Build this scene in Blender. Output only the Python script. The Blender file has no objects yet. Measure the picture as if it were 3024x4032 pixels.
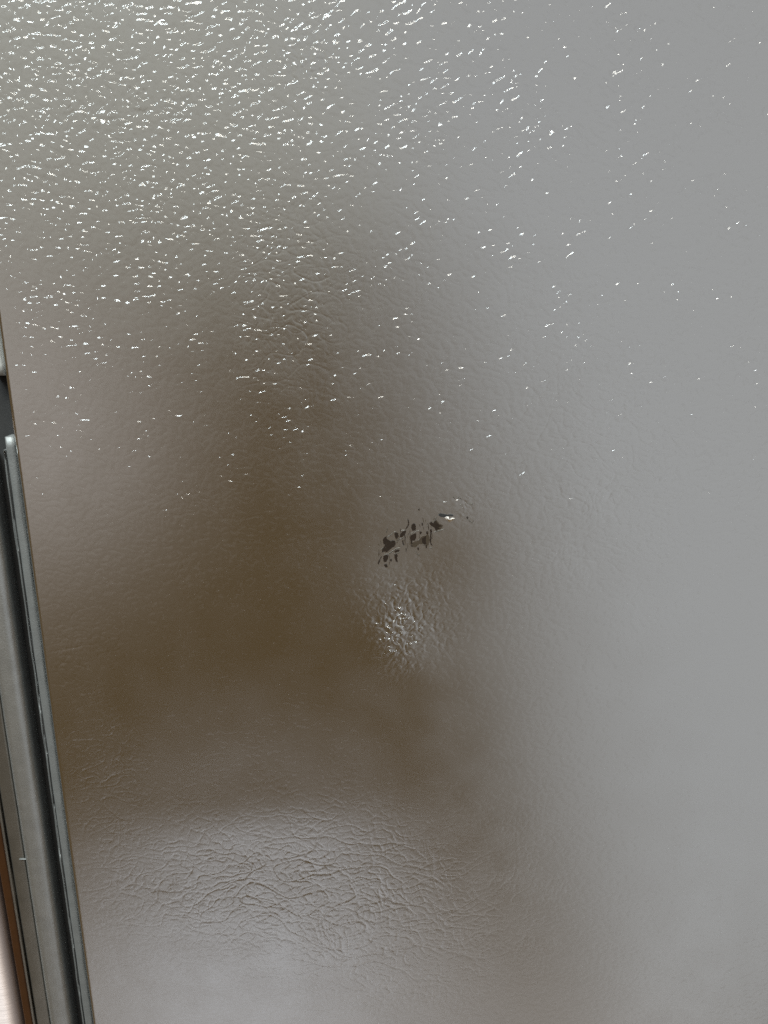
import bpy, bmesh, math, random
import numpy as np
from mathutils import Vector, noise as mnoise

# ------------------------------------------------------------------ camera, light, exposure
scene = bpy.context.scene
col = scene.collection
F, PITCH, DIST = 3024.0, math.radians(16.0), 0.30          # focal length in photo pixels, tilt, metres to the panel
cam_d = bpy.data.cameras.new('camera')
cam_d.sensor_fit = 'VERTICAL'; cam_d.sensor_height = 36.0; cam_d.lens = 27.0
cam_d.clip_start = 0.01; cam_d.clip_end = 50
cam = bpy.data.objects.new('camera', cam_d); col.objects.link(cam)
cam.location = (0, -DIST, 0); cam.rotation_euler = (math.radians(90) - PITCH, 0, 0)
scene.camera = cam

world = bpy.data.worlds.new('World'); scene.world = world; world.use_nodes = True
bg = world.node_tree.nodes['Background']
bg.inputs[0].default_value = (0.200, 0.124, 0.048, 1); bg.inputs[1].default_value = 0.74   # dim brown interior

def area(name, loc, sx, sy, radiance, color, aim=None, roll=0, shape='RECTANGLE'):
    d = bpy.data.lights.new(name, 'AREA'); d.shape = shape; d.size = sx; d.size_y = sy
    d.energy = radiance * math.pi * sx * sy * (math.pi / 4 if shape == 'ELLIPSE' else 1); d.color = color
    o = bpy.data.objects.new(name, d); col.objects.link(o); o.location = loc
    if aim is None:
        o.rotation_euler = (math.radians(90), math.radians(roll), 0)
    else:
        o.rotation_euler = (Vector(aim) - Vector(loc)).to_track_quat('-Z', 'Y').to_euler()
    return o
# the pale sides of the room behind the camera, as large soft lamps around the dark brown middle
area('soft_light_right', (1.68, -2.0, -0.60), 2.7, 4.6, 0.54, (0.885, 0.973, 1.075), roll=-18)
area('soft_light_top', (-0.2, -2.0, 1.08), 3.6, 1.9, 0.52, (0.94, 1.0, 0.98))
area('soft_light_left', (-1.35, -2.0, -0.38), 1.4, 0.95, 0.46, (0.98, 0.95, 0.97), shape='ELLIPSE')
area('soft_light_low', (-0.1, -2.0, -3.40), 3.6, 1.8, 0.44, (0.96, 0.97, 1.02))
area('soft_light_floor', (-0.48, -2.0, -2.30), 1.25, 0.50, 1.10, (0.90, 0.97, 1.10), shape='ELLIPSE')
# strong lamps high on the left: they make the sparkle on the grain
area('ceiling_lamp_cool', (-1.50, -1.9, 2.80), 1.30, 1.50, 56, (0.88, 1.0, 1.03), (0, 0, 0))
area('ceiling_lamp_warm', (-0.42, -1.9, 3.20), 1.00, 1.50, 42, (1.0, 0.99, 0.90), (0, 0, 0))

vs = scene.view_settings
vs.view_transform = 'Standard'; vs.look = 'None'; vs.exposure = 0; vs.gamma = 1; vs.use_curve_mapping = False
scene.cycles.use_denoising = False
scene.cycles.max_bounces = 6
scene.cycles.sample_clamp_indirect = 4

# ------------------------------------------------------------------ helpers
CP, SP = math.cos(PITCH), math.sin(PITCH)
def wall(u, v):                                  # photo pixel -> (x, z) on the flat of the panel
    xc, yc = (u - 1512) / F, (2016 - v) / F
    dy = CP + yc * SP
    return DIST * xc / dy, DIST * (yc * CP - SP) / dy

def mat(name, color, rough=0.5, metal=0.0, spec=0.5):
    m = bpy.data.materials.new(name); m.use_nodes = True
    b = m.node_tree.nodes['Principled BSDF']
    b.inputs['Base Color'].default_value = (*color, 1); b.inputs['Roughness'].default_value = rough
    b.inputs['Metallic'].default_value = metal; b.inputs['Specular IOR Level'].default_value = spec
    return m

class N:                                         # tiny node-building helper
    def __init__(s, m): s.t = m.node_tree; s.n = s.t.nodes; s.l = s.t.links
    def link(s, a, b): s.l.new(a, b)
    def put(s, sock, v):
        if hasattr(v, 'is_output'): s.l.new(v, sock)
        else: sock.default_value = v
    def math(s, op, a, b=0.0, c=0.0, clamp=False):
        n = s.n.new('ShaderNodeMath'); n.operation = op; n.use_clamp = clamp
        for i, v in enumerate((a, b, c)): s.put(n.inputs[i], v)
        return n.outputs[0]
    def vmath(s, op, a, b=(0, 0, 0)):
        n = s.n.new('ShaderNodeVectorMath'); n.operation = op
        s.put(n.inputs[0], a)
        if op == 'SCALE': s.put(n.inputs['Scale'], b)
        else: s.put(n.inputs[1], b)
        return n.outputs[0]
    def noise(s, vec, scale, detail=2, rough=0.5, dist=0.0, out='Fac'):
        n = s.n.new('ShaderNodeTexNoise'); s.put(n.inputs['Vector'], vec)
        n.inputs['Scale'].default_value = scale; n.inputs['Detail'].default_value = detail
        n.inputs['Roughness'].default_value = rough; n.inputs['Distortion'].default_value = dist
        return n.outputs[out]
    def voro(s, vec, scale, feature='DISTANCE_TO_EDGE', rnd=1.0, out='Distance'):
        n = s.n.new('ShaderNodeTexVoronoi'); n.feature = feature; s.put(n.inputs['Vector'], vec)
        n.inputs['Scale'].default_value = scale; n.inputs['Randomness'].default_value = rnd
        return n.outputs[out]
    def ramp(s, v, a, b, lo=0.0, hi=1.0, smooth=True):
        n = s.n.new('ShaderNodeMapRange'); n.interpolation_type = 'SMOOTHSTEP' if smooth else 'LINEAR'
        s.put(n.inputs[0], v)
        for i, x in enumerate((a, b, lo, hi)): n.inputs[i + 1].default_value = x
        return n.outputs[0]
    def bump(s, h, dist=0.001, strength=1.0, normal=None):
        n = s.n.new('ShaderNodeBump'); n.inputs['Distance'].default_value = dist; n.inputs['Strength'].default_value = strength
        s.put(n.inputs['Height'], h)
        if normal is not None: s.put(n.inputs['Normal'], normal)
        return n.outputs[0]

def mesh_obj(name, verts, faces, material, parent=None, smooth=True):
    me = bpy.data.meshes.new(name); me.from_pydata(verts, [], faces); me.update()
    if smooth: me.polygons.foreach_set('use_smooth', [True] * len(me.polygons))
    me.materials.append(material)
    o = bpy.data.objects.new(name, me); col.objects.link(o)
    if parent is not None: o.parent = parent
    return o

# ------------------------------------------------------------------ materials
def panel_material():
    m = mat('grey_grained_paint', (0.30, 0.30, 0.30), 0.5); k = N(m)
    k.n.remove(k.n['Principled BSDF']); out = k.n['Material Output']
    tc = k.n.new('ShaderNodeTexCoord'); p = k.vmath('SCALE', tc.outputs['Object'], 1000.0)
    ca = k.n.new('ShaderNodeAttribute'); ca.attribute_name = 'coat_normal'; geo = ca.outputs['Vector']
    fa = k.n.new('ShaderNodeAttribute'); fa.attribute_name = 'sheet_normal'; flat = fa.outputs['Vector']
    dn = k.vmath('SUBTRACT', geo, flat)
    base = k.n.new('ShaderNodeBsdfGlossy'); base.distribution = 'BECKMANN'                       # metallic pigment layer, lies smoother than the coat
    base.inputs['Color'].default_value = (0.485, 0.50, 0.50, 1)
    k.put(base.inputs['Roughness'], k.ramp(k.noise(p, 0.05, 3), 0.25, 0.75, 0.295, 0.325))
    k.link(k.vmath('NORMALIZE', k.vmath('ADD', flat, k.vmath('SCALE', dn, BASE_GAIN))), base.inputs['Normal'])
    dif = k.n.new('ShaderNodeBsdfDiffuse'); dif.inputs['Color'].default_value = (0.30, 0.30, 0.30, 1)
    mx = k.n.new('ShaderNodeMixShader'); mx.inputs[0].default_value = 0.015
    k.link(base.outputs[0], mx.inputs[1]); k.link(dif.outputs[0], mx.inputs[2])
    cn = k.vmath('NORMALIZE', k.vmath('ADD', flat, k.vmath('SCALE', dn, COAT_GAIN)))
    coat = k.n.new('ShaderNodeBsdfGlossy'); coat.distribution = 'BECKMANN'; coat.inputs['Roughness'].default_value = 0.13   # clear coat follows the grain
    k.link(cn, coat.inputs['Normal'])
    fr = k.n.new('ShaderNodeFresnel'); fr.inputs['IOR'].default_value = 1.33; k.link(cn, fr.inputs['Normal'])
    m2 = k.n.new('ShaderNodeMixShader'); k.link(fr.outputs[0], m2.inputs[0]); k.link(mx.outputs[0], m2.inputs[1]); k.link(coat.outputs[0], m2.inputs[2])
    k.link(m2.outputs[0], out.inputs['Surface'])
    return m
BASE_GAIN, COAT_GAIN = 0.02, 1.0
M_PANEL = panel_material()

def plastic(name, color, rough, metal=0.0, spec=0.5):
    m = mat(name, color, rough, metal, spec); k = N(m); b = k.n['Principled BSDF']
    tc = k.n.new('ShaderNodeTexCoord'); p = k.vmath('SCALE', tc.outputs['Object'], 1000.0)
    n = k.noise(p, 0.12, 4, 0.6)
    mx = k.n.new('ShaderNodeMix'); mx.data_type = 'RGBA'
    k.put(mx.inputs[0], n); mx.inputs[6].default_value = (*[c * 0.75 for c in color], 1); mx.inputs[7].default_value = (*[min(1, c * 1.2) for c in color], 1)
    k.link(mx.outputs[2], b.inputs['Base Color'])
    k.link(k.bump(k.noise(p, 1.4, 2), 0.0002, 0.4), b.inputs['Normal'])
    return m
M_GASKET = plastic('grey_rubber_seal', (0.145, 0.150, 0.148), 0.6, 0.72, 0.2)
M_GASKET_PALE = plastic('pale_rubber_seal', (0.20, 0.20, 0.19), 0.45)
M_TRIM = plastic('grey_door_trim', (0.34, 0.352, 0.35), 0.45, 0.97)
M_SIDE = plastic('dark_door_side', (0.17, 0.16, 0.14), 0.36, 0.9)
M_GAP_SHADE = plastic('recess_shade_black', (0.020, 0.020, 0.020), 0.8, 0.0, 0.05)  # near-black colour stands in for the shade deep in the gap
M_ORANGE = plastic('orange_reflection_edge', (0.024, 0.0095, 0.003), 0.5, 0.0, 0.1)  # orange reflection along the door edge, put into the strip's colour
M_PRIMER = plastic('exposed_dark_primer', (0.0115, 0.0072, 0.0046), 0.6, 0.0, 0.15)
M_PRIMER_THIN = plastic('thinly_scraped_paint', (0.030, 0.022, 0.0145), 0.6, 0.0, 0.15)
M_HOLE_SHADE = plastic('hole_shade_black', (0.002, 0.002, 0.002), 0.7)  # black paints the shade inside the puncture
M_FLAKE = plastic('torn_paint_edge', (0.06, 0.054, 0.046), 0.4, 0.0, 0.3)
M_BARE = mat('bare_bright_metal', (0.85, 0.86, 0.86), 0.28, 1.0)
def steel():
    m = mat('brushed_steel', (0.33, 0.28, 0.265), 0.55, 1.0); k = N(m); b = k.n['Principled BSDF']
    b.inputs['Anisotropic'].default_value = 0.9
    tv = k.n.new('ShaderNodeCombineXYZ'); tv.inputs[2].default_value = 1.0; k.link(tv.outputs[0], b.inputs['Tangent'])   # brushed across: the shine spreads up and down
    tc = k.n.new('ShaderNodeTexCoord'); p = k.vmath('MULTIPLY', tc.outputs['Object'], (60, 60, 1500))
    n = k.noise(p, 1.0, 4, 0.6); k.link(k.ramp(n, 0.2, 0.8, 0.48, 0.62), b.inputs['Roughness'])
    k.link(k.bump(n, 0.0002, 0.5), b.inputs['Normal'])
    return m
M_STEEL = steel()

# ------------------------------------------------------------------ the dented sheet: height towards the viewer, metres
def G(x, z, u, v, ru, rv, rot=0.0):               # round hump in photo-traced place, radii in metres
    cx, cz = wall(u, v); c, s = math.cos(rot), math.sin(rot)
    dx, dz = x - cx, z - cz
    a, b = (dx * c + dz * s) / ru, (-dx * s + dz * c) / rv
    return np.exp(-(a * a + b * b))
def height(x, z):
    x = np.asarray(x, float); z = np.asarray(z, float)
    h = -0.0007 * G(x, z, 1640, 2250, 0.024, 0.020, 0.3)         # shallow dent under the scratch
    h = h + 0.0005 * G(x, z, 1560, 2560, 0.016, 0.014)           # its raised lower lip
    h = h + 0.0006 * G(x, z, 980, 3230, 0.060, 0.020, 0.10)      # low long buckle near the bottom
    h = h + 0.0004 * np.sin(x * 31 + 1.0) * np.sin(z * 23 + 0.4)  # slow waviness of thin sheet
    return h
def crumple(x, z):                                 # where the paint film is crackled by the blow
    c = G(x, z, 1560, 2510, 0.0085, 0.0130) + 0.48 * G(x, z, 1590, 2420, 0.019, 0.022) + 0.25 * G(x, z, 1830, 2000, 0.004, 0.006)
    return c + 0.40 * G(x, z, 1230, 200, 0.011, 0.011) + 0.40 * G(x, z, 530, 400, 0.004, 0.006) + 0.40 * G(x, z, 260, 430, 0.004, 0.004)
def buckle(x, z):                                  # where the sheet is buckled and the grain pulled open
    return 0.55 * G(x, z, 1000, 3480, 0.056, 0.032, 0.08) + 0.25 * G(x, z, 2600, 1750, 0.05, 0.06) + 0.45 * G(x, z, 1500, 3600, 0.06, 0.05) + 0.3 * G(x, z, 350, 2900, 0.02, 0.05) + 0.3 * G(x, z, 1150, 1250, 0.02, 0.035)

fridge = bpy.data.objects.new('refrigerator', None); col.objects.link(fridge)
fridge['label'] = 'grey grained metal refrigerator side with a dent, dark scratch and door seal'
fridge['category'] = 'refrigerator'

def sstep(v, a, b):
    t = np.clip((v - a) / (b - a), 0, 1); return t * t * (3 - 2 * t)
XE = -0.1470                                       # front edge of the side panel
SX, Z0, Z1 = 0.00042, -0.372, 0.112
xs = np.concatenate([XE + np.array([0, .0002, .0005, .0009, .0014, .002]), np.arange(XE + .0024, 0.205, SX), np.linspace(0.206, 0.52, 40)])
zl = [Z1]
while zl[-1] > Z0:
    zl.append(zl[-1] - (0.00023 + 0.00022 * sstep(-zl[-1], 0.06, 0.16)))
zs = np.concatenate([np.linspace(-0.80, zl[-1] - 0.002, 40), np.array(zl[::-1]), np.linspace(Z1 + 0.002, 0.55, 40)])
X, Z = np.meshgrid(xs, zs)
HS = height(X, Z)

# the grain: band-limited random relief on a 0.25 mm raster, read at the mesh points
rng = np.random.default_rng(11)
GR = 0.00025; gx, gz = 2048, 2048
def field(lx, lz, bw=0.45, ang=0.0):               # random field with wavelengths lx, lz (metres); unit variance
    kx = np.fft.rfftfreq(gx, GR)[None, :]; kz = np.fft.fftfreq(gz, GR)[:, None]
    c, s_ = math.cos(ang), math.sin(ang)
    r = np.hypot((kx * c + kz * s_) * lx, (-kx * s_ + kz * c) * lz)
    w = np.exp(-((r - 1.0) / bw) ** 2)
    f = np.fft.irfft2(np.fft.rfft2(rng.standard_normal((gz, gx)).astype(np.float32)) * w, s=(gz, gx))
    return (f / f.std()).astype(np.float32)
def low(l): return field(l, l, 0.9)
def groove(f, w): return np.exp(-(f / w) ** 2)     # narrow furrows along the zero lines of a random field
brk = [sstep(low(0.0050), -1.3, 1.3) for _ in range(3)]
m1 = sstep(low(0.045), -1.0, 1.2); m2 = sstep(low(0.040), 0.1, 1.2); m3 = sstep(low(0.03), -1.0, 1.2)
wr1 = groove(field(0.0100, 0.0046, 0.34, -0.22), 0.62); wr2 = groove(field(0.0066, 0.0044, 0.34, 0.34), 0.60)
vein = groove(field(0.0050, 0.0160, 0.4, 0.05), 0.40); peb = field(0.0050, 0.0034, 0.40)
grain = -0.00031 * wr1 * brk[0] * (0.55 + 0.45 * m1) - 0.00026 * wr2 * brk[1] * (0.45 + 0.55 * m3)
grain = 1.45 * (grain - 0.00020 * vein * m2 * brk[2] + 0.000025 * peb * brk[1])
fine1 = groove(field(0.0105, 0.0060, 0.5, 0.10), 0.30); fine2 = groove(field(0.0070, 0.0054, 0.5, -0.5), 0.30); fine3 = groove(field(0.0050, 0.0150, 0.5, 0.05), 0.32)
crack = -0.00013 * groove(field(0.0068, 0.0056, 0.5, 0.8), 0.30) * brk[0] - 0.00009 * groove(field(0.0050, 0.0060, 0.5), 0.30) * brk[1] + 0.00006 * np.abs(field(0.0040, 0.0034, 0.5)) * brk[2]; crack -= crack.mean()
open_ = -0.000150 * fine1 * (0.4 + 0.6 * m3) - 0.000110 * fine2 * (0.3 + 0.7 * brk[1]) - 0.000130 * fine3 * m2 - 0.00014 * groove(field(0.0240, 0.0160, 0.5), 0.10)
def read(f, x, z):
    a = (x + 0.16) / GR; b = (z + 0.39) / GR
    i = np.clip(np.floor(a).astype(int), 0, gx - 2); j = np.clip(np.floor(b).astype(int), 0, gz - 2)
    u = np.clip(a - i, 0, 1); v = np.clip(b - j, 0, 1)
    return (f[j, i] * (1 - u) + f[j, i + 1] * u) * (1 - v) + (f[j + 1, i] * (1 - u) + f[j + 1, i + 1] * u) * v
keep = (1 - 0.85 * np.clip(1.3 * G(X, Z, 1590, 2140, 0.013, 0.010, 0.5), 0, 1)) * sstep(X, XE, XE + 0.006)
amt = (0.36 + 0.64 * sstep(Z, -0.17, -0.04)) * 0.95 * (1 + 0.9 * np.exp(-(((X + 0.13) / 0.10) ** 2 + ((Z - 0.075) / 0.07) ** 2))) * keep
cr, bk_ = crumple(X, Z) * keep, 1.25 * buckle(X, Z) * keep
roll = np.clip((XE + 0.0022 - X) / 0.0022, 0, 1); roll = 0.0022 * (1 - np.sqrt(np.clip(1 - roll * roll, 0, 1)))      # rolled edge
HS = HS - roll
sx, sz = np.gradient(HS, xs, axis=1), np.gradient(HS, zs, axis=0)
H = HS + read(crack, X, Z) * 3.0 * cr + read(open_, X, Z) * bk_ + read(grain, X, Z) * amt
def unit(ax, az):
    n = np.stack([ax, -np.ones_like(ax), az], -1); n /= np.linalg.norm(n, axis=-1, keepdims=True)
    return np.stack([-n[..., 0], n[..., 1], -n[..., 2]], -1)
(cz_, cx_), (oz_, ox_), (gz_, gx_) = np.gradient(crack, GR), np.gradient(open_, GR), np.gradient(grain, GR)
cx_, cz_, ox_, oz_ = read(cx_, X, Z) * cr, read(cz_, X, Z) * cr, read(ox_, X, Z) * bk_, read(oz_, X, Z) * bk_
FN = unit(sx + 0.8 * cx_ + 0.6 * ox_, sz + 0.8 * cz_ + 0.6 * oz_)                                          # pigment layer: smoother
CN = unit(sx + 6.5 * cx_ + 2.2 * ox_ + read(gx_, X, Z) * amt, sz + 6.5 * cz_ + 2.2 * oz_ + read(gz_, X, Z) * amt)   # clear coat: every furrow
nx, nz = len(xs), len(zs)
V = np.stack([X, -H, Z], -1).reshape(-1, 3)
idx = np.arange(nx * nz).reshape(nz, nx)
Q = np.stack([idx[:-1, :-1], idx[:-1, 1:], idx[1:, 1:], idx[1:, :-1]], -1).reshape(-1, 4)
# return flange behind the rolled edge gives the sheet its thickness
fl = np.stack([np.full(nz, XE + 0.0001), np.full(nz, 0.016), zs], -1)
base = len(V); V = np.concatenate([V, fl])
fi = base + np.arange(nz)
Q = np.concatenate([Q, np.stack([fi[:-1], idx[:-1, 0], idx[1:, 0], fi[1:]], -1)])
me = bpy.data.meshes.new('side_panel')
me.vertices.add(len(V)); me.vertices.foreach_set('co', V.ravel())
me.loops.add(Q.size); me.loops.foreach_set('vertex_index', Q.ravel().astype(np.int32))
me.polygons.add(len(Q)); me.polygons.foreach_set('loop_start', np.arange(0, Q.size, 4, dtype=np.int32))
me.polygons.foreach_set('use_smooth', np.ones(len(Q), bool))
me.update(calc_edges=True); me.validate()
for nm, vec in (('sheet_normal', FN), ('coat_normal', CN)):
    at = me.attributes.new(nm, 'FLOAT_VECTOR', 'POINT')
    at.data.foreach_set('vector', np.concatenate([vec.reshape(-1, 3), np.tile([-1.0, 0.0, 0.0], (nz, 1))]).astype(np.float32).ravel())
me.materials.append(M_PANEL)
panel = bpy.data.objects.new('side_panel', me); col.objects.link(panel); panel.parent = fridge

# ------------------------------------------------------------------ door side: seal, gap, trim, steel skin (profiles swept along z)
def sweep(name, prof, z0, z1, material, parent, wob=0.0, step=0.004, seed=0, closed=True):
    n = max(2, int((z1 - z0) / step)); verts, faces = [], []
    m = len(prof)
    for i in range(n + 1):
        z = z0 + (z1 - z0) * i / n
        for j, (x, y) in enumerate(prof):
            wx = wob * mnoise.noise((z * 70, seed * 7.3 + (j // 3) * 1.7, 0.5)); wy = wob * mnoise.noise((z * 55, seed * 3.1 + 9, j // 3))
            verts.append((x + wx, y + wy, z))
    for i in range(n):
        for j in range(m if closed else m - 1):
            a, b = i * m + j, i * m + (j + 1) % m
            faces.append((a, b, b + m, a + m))
    if closed:
        faces.append(tuple(range(m - 1, -1, -1))); faces.append(tuple(range(n * m, n * m + m)))
    return mesh_obj(name, verts, faces, material, parent)
def rounded(x0, x1, y0, y1, r, k=5):               # rounded rectangle, corners facing the viewer (low y) rounded
    pts = [(x1, y1), (x0, y1)][::-1]
    out = [(x0, y1)]
    for i in range(k + 1):
        a = math.pi + math.pi / 2 * i / k; out.append((x0 + r + r * math.cos(a), y0 + r + r * math.sin(a)))
    for i in range(k + 1):
        a = 1.5 * math.pi + math.pi / 2 * i / k; out.append((x1 - r + r * math.cos(a), y0 + r + r * math.sin(a)))
    out.append((x1, y1))
    return out
ZB = -0.80
zt1, zt2 = wall(20, 1724)[1], wall(10, 1778)[1]
x = XE
seal = sweep('door_seal', rounded(x - 0.0040, x - 0.0003, 0.0012, 0.016, 0.0012), ZB, zt1, M_GASKET, fridge, 0.0002, seed=1)
sweep('seal_fold', rounded(x - 0.0058, x - 0.0042, 0.0022, 0.016, 0.0013), ZB, zt2, M_GASKET, seal, 0.0003, seed=2)
up_z = wall(5, 1480)[1]
sweep('door_seal', rounded(x - 0.0070, x - 0.0003, 0.0012, 0.016, 0.0012), up_z, 0.55, M_GASKET_PALE, fridge, 0.0003, seed=3)
recess = sweep('seal_recess', rounded(x - 0.016, x - 0.0001, 0.0085, 0.022, 0.001), ZB, 0.55, M_GAP_SHADE, fridge)
door = bpy.data.objects.new('door', None); col.objects.link(door); door.parent = fridge
zd = wall(10, 1790)[1]
sweep('door_trim', rounded(x - 0.0218, x - 0.0105, -0.0004, 0.0215, 0.0042, 10), ZB, zd, M_TRIM, door, 0.00008, seed=4)
sweep('door_side', rounded(x - 0.0288, x - 0.0221, 0.0022, 0.0215, 0.0010), ZB, zd, M_SIDE, door, 0.00008, seed=5)
sweep('edge_bead', rounded(x - 0.0302, x - 0.0290, 0.0012, 0.0215, 0.0005), ZB, zd, M_SIDE, door, 0.0001, seed=6)
sweep('reflection_strip', rounded(x - 0.0346, x - 0.0304, 0.0016, 0.0215, 0.0010), ZB, zd, M_ORANGE, door, 0.0001, seed=7)
sweep('door_skin', rounded(x - 0.075, x - 0.0348, -0.0006, 0.0215, 0.0080, 10), ZB, zd, M_STEEL, door)
cx, cz = wall(88, 3393)
sweep('clip', rounded(cx - 0.0022, cx + 0.0022, 0.0014, 0.0023, 0.0002), cz - 0.0002, cz + 0.0002, M_GASKET, door, step=0.0004)

# ------------------------------------------------------------------ the scratch: scraped patches, torn paint edges, a small hole as a black patch
def T(p): return wall(1400 + p[0] * 0.3014, 1950 + p[1] * 0.3014)
random.seed(5)
def patch(name, pts, material, parent, lift=0.00005, thick=0.0003, jag=0.00018):
    q = [T(p) for p in pts]; out = []
    for i, a in enumerate(q):                       # subdivide and roughen the outline
        b = q[(i + 1) % len(q)]; L = math.dist(a, b); k = max(1, int(L / 0.0009))
        for j in range(k):
            t = j / k; s = jag * (0 if j == 0 else 1)
            out.append((a[0] + (b[0] - a[0]) * t + random.uniform(-s, s), a[1] + (b[1] - a[1]) * t + random.uniform(-s, s)))
    n = len(out)
    f = [(X_, -(float(height(X_, Z_)) + lift + random.uniform(0, 0.00006)), Z_) for X_, Z_ in out]
    bk = [(X_, y + thick, Z_) for X_, y, Z_ in f]
    faces = [tuple(range(n)), tuple(range(2 * n - 1, n - 1, -1))] + [(i, i + n, (i + 1) % n + n, (i + 1) % n) for i in range(n)]
    o = mesh_obj(name, f + bk, faces, material, parent, smooth=False)
    bm = bmesh.new(); bm.from_mesh(o.data); bmesh.ops.recalc_face_normals(bm, faces=bm.faces); bm.to_mesh(o.data); bm.free()
    return o
def ridge(name, pts, material, parent, r=0.00018, ht=0.00025):      # a torn edge standing up: tapered, lens-shaped sliver
    q = [T(p) for p in pts]; path = []
    for i in range(len(q) - 1):
        k = max(2, int(math.dist(q[i], q[i + 1]) / 0.0006))
        for j in range(k): path.append((q[i][0] + (q[i + 1][0] - q[i][0]) * j / k, q[i][1] + (q[i + 1][1] - q[i][1]) * j / k))
    path.append(q[-1]); n = len(path); verts, faces = [], []
    for i, (a, b) in enumerate(path):
        p0, p1 = path[max(0, i - 1)], path[min(n - 1, i + 1)]
        L = math.hypot(p1[0] - p0[0], p1[1] - p0[1]) or 1; tx, tz = -(p1[1] - p0[1]) / L, (p1[0] - p0[0]) / L
        w = r * (0.25 + 0.75 * math.sin(math.pi * (i + 0.5) / n)) * random.uniform(0.6, 1.3)
        h0 = float(height(a, b))
        verts += [(a + tx * w, -(h0 - 0.0001), b + tz * w), (a + tx * w * 0.5, -(h0 + ht * random.uniform(.6, 1.2)), b + tz * w * 0.5),
                  (a - tx * w, -(h0 + ht * 0.4), b - tz * w), (a - tx * w * 1.2, -(h0 - 0.0001), b - tz * w * 1.2)]
    for i in range(n - 1):
        for j in range(4):
            a, b = i * 4 + j, i * 4 + (j + 1) % 4; faces.append((a, b, b + 4, a + 4))
    faces += [(3, 2, 1, 0), tuple(range(4 * n - 4, 4 * n))]
    o = mesh_obj(name, verts, faces, material, parent, smooth=False)
    bm = bmesh.new(); bm.from_mesh(o.data); bmesh.ops.recalc_face_normals(bm, faces=bm.faces); bm.to_mesh(o.data); bm.free()
    return o

DARK = [
 [(345,575),(375,545),(400,525),(405,570),(440,590),(470,600),(500,590),(535,600),(545,640),(520,680),(480,700),(440,735),(405,760),(375,745),(330,765),(335,720),(360,690),(380,650),(355,645)],
 [(500,500),(530,485),(560,500),(570,540),(545,580),(520,570)],
 [(575,520),(610,480),(665,465),(668,490),(640,530),(600,560),(570,555)],
 [(358,800),(395,785),(440,790),(430,830),(405,880),(365,885)],
 [(300,860),(340,800),(350,810),(320,870),(300,915),(285,905)],
 [(365,910),(410,905),(425,945),(390,955)],
 [(500,780),(545,770),(555,890),(530,880),(510,840)],
 [(445,850),(470,835),(480,860),(460,880)],
 [(500,735),(560,715),(585,720),(570,745),(510,760)],
 [(680,310),(695,320),(705,360),(700,400),(675,440),(640,460),(670,420),(690,380)],
 [(720,430),(750,370),(765,365),(795,430),(790,470),(740,475)],
 [(710,530),(760,505),(800,490),(800,560),(780,600),(740,600),(725,660),(745,680),(725,690),(715,610)],
 [(835,480),(865,478),(870,500),(850,520),(835,510)],
 [(860,570),(925,530),(930,640),(900,650),(865,620)],
 [(970,440),(995,440),(1000,560),(985,640),(1010,670),(985,665),(965,600)],
 [(950,370),(985,345),(1005,370),(1050,330),(1080,370),(1140,405),(1080,420),(1110,440),(1050,470),(1020,420),(985,410)],
 [(860,370),(875,360),(888,395),(870,410)],
 [(920,480),(945,475),(950,510),(925,520)],
 [(605,600),(625,590),(630,640),(645,650),(615,655)],
 [(655,700),(668,700),(665,755),(658,750)],
 [(805,690),(830,690),(830,730),(810,725)],
 [(915,660),(935,665),(935,705),(918,700)],
 [(818,185),(835,175),(840,200),(822,205)],
 [(1450,290),(1478,288),(1470,310),(1455,305)],
]
THIN = [
 [(400,560),(450,540),(500,580),(560,600),(600,570),(650,540),(640,590),(600,650),(560,700),(500,730),(440,760),(400,765),(390,700),(410,640)],
 [(735,640),(775,610),(820,600),(850,560),(880,540),(930,530),(960,480),(965,600),(950,670),(900,655),(830,650),(790,690),(740,685)],
 [(720,480),(800,470),(830,450),(880,420),(930,410),(970,430),(965,480),(900,530),(830,560),(800,580),(760,600),(720,560)],
 [(1010,400),(1060,330),(1100,380),(1145,400),(1120,450),(1050,475)],
 [(350,790),(440,780),(500,770),(560,800),(550,880),(480,870),(440,900),(420,950),(370,940)],
]
for pts in (THIN[1], THIN[3]): patch('scraped_patch', pts, M_PRIMER_THIN, panel, lift=0.00004, jag=0.00035)
for pts in DARK:
    mx_, my_ = sum(p[0] for p in pts) / len(pts), sum(p[1] for p in pts) / len(pts)
    patch('scraped_patch', [(mx_ + (p[0] - mx_) * 0.84, my_ + (p[1] - my_) * 0.92) for p in pts], M_PRIMER, panel, lift=0.00016, jag=0.00028)
for i in range(46):                                 # feathered fine scratches around the scrape, mostly upright
    t = random.random(); px_ = 300 + 760 * t + random.gauss(0, 25); py_ = 780 - 400 * t + random.gauss(0, 75)
    L_ = random.uniform(12, 60); w_ = random.uniform(3, 8); sl = random.gauss(0.05, 0.2)
    patch('scratch_line', [(px_, py_ - L_), (px_ + w_ + sl * L_ * 0.4, py_ - L_ * 0.2), (px_ + w_ * 0.6 + sl * L_, py_ + L_), (px_ - w_ * 0.4 + sl * L_ * 0.5, py_)], random.choice((M_PRIMER, M_PRIMER_THIN, M_PRIMER_THIN)), panel, lift=0.00012, thick=0.0003, jag=0.00005)
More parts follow.
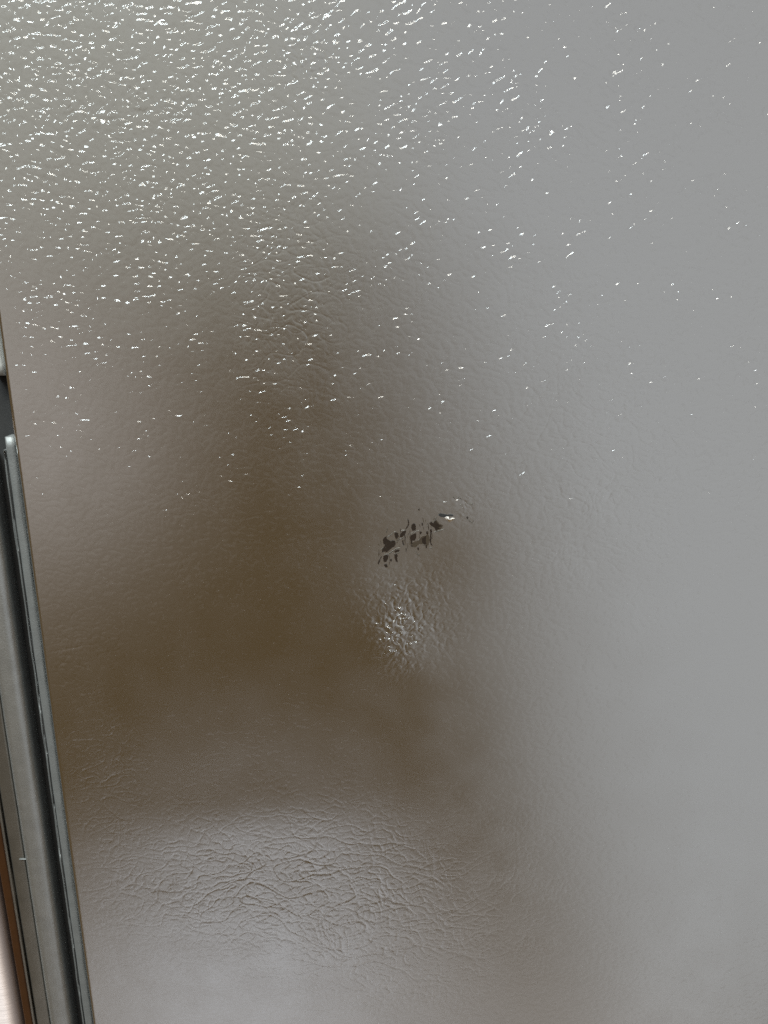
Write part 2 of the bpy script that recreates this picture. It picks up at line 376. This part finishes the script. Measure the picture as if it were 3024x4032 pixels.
hole_patch = patch('hole_patch', [(1080,262),(1105,240),(1150,248),(1200,258),(1255,252),(1283,265),(1265,280),(1200,278),(1150,292),(1110,285)], M_HOLE_SHADE, panel, lift=0.00008)  # flat black patch on the sheet; the inner shade is its colour
RIMS = [[(330,715),(365,690)], [(370,780),(430,775),(480,740),(530,705),(590,690)], [(510,770),(560,762),(585,745)], [(600,580),(640,545),(665,520)],
 [(705,518),(760,490),(830,465)], [(1030,488),(1100,470),(1165,445)], [(1020,360),(1045,320),(1060,285)], [(615,660),(645,650)], [(785,735),(820,800),(845,765)],
 [(890,660),(915,670)], [(965,690),(1000,700)], [(400,500),(420,430)], [(500,485),(525,478)], [(590,470),(660,460)], [(820,600),(850,565)], [(410,555),(490,500)],
 [(1445,295),(1490,340),(1530,365),(1545,330)], [(1330,25),(1375,45),(1385,70)], [(1360,130),(1390,125)], [(1470,110),(1540,118)], [(1275,20),(1300,48)],
 [(395,700),(405,640)], [(455,600),(490,640)], [(525,630),(560,590),(620,560)], [(930,420),(945,370)]]
for pts in RIMS: ridge('torn_paint_edge', pts, M_FLAKE, panel)
# folded bright metal lip under the hole: facets that catch the lamps
lipc = [(1165,300),(1185,280),(1215,285),(1240,310),(1262,298),(1300,305),(1275,325),(1250,350),(1225,355),(1205,335),(1180,325)]
q = [T(p) for p in lipc]; c = T((1228, 318))
vv = [(a, -(float(height(a, b)) + 0.00006), b) for a, b in q]
vv.append((c[0], -(float(height(*c)) + 0.0007), c[1]))
bk = [(a, y + 0.0004, b) for a, y, b in vv[:-1]]
n = len(q)
fs = [(i, (i + 1) % n, n) for i in range(n)] + [(i, i + n + 1, (i + 1) % n + n + 1, (i + 1) % n) for i in range(n)] + [tuple(range(n + 1, 2 * n + 1))]
lip = mesh_obj('bare_metal_lip', vv + bk, fs, M_BARE, panel, smooth=False)
bm = bmesh.new(); bm.from_mesh(lip.data); bmesh.ops.recalc_face_normals(bm, faces=bm.faces); bm.to_mesh(lip.data); bm.free()
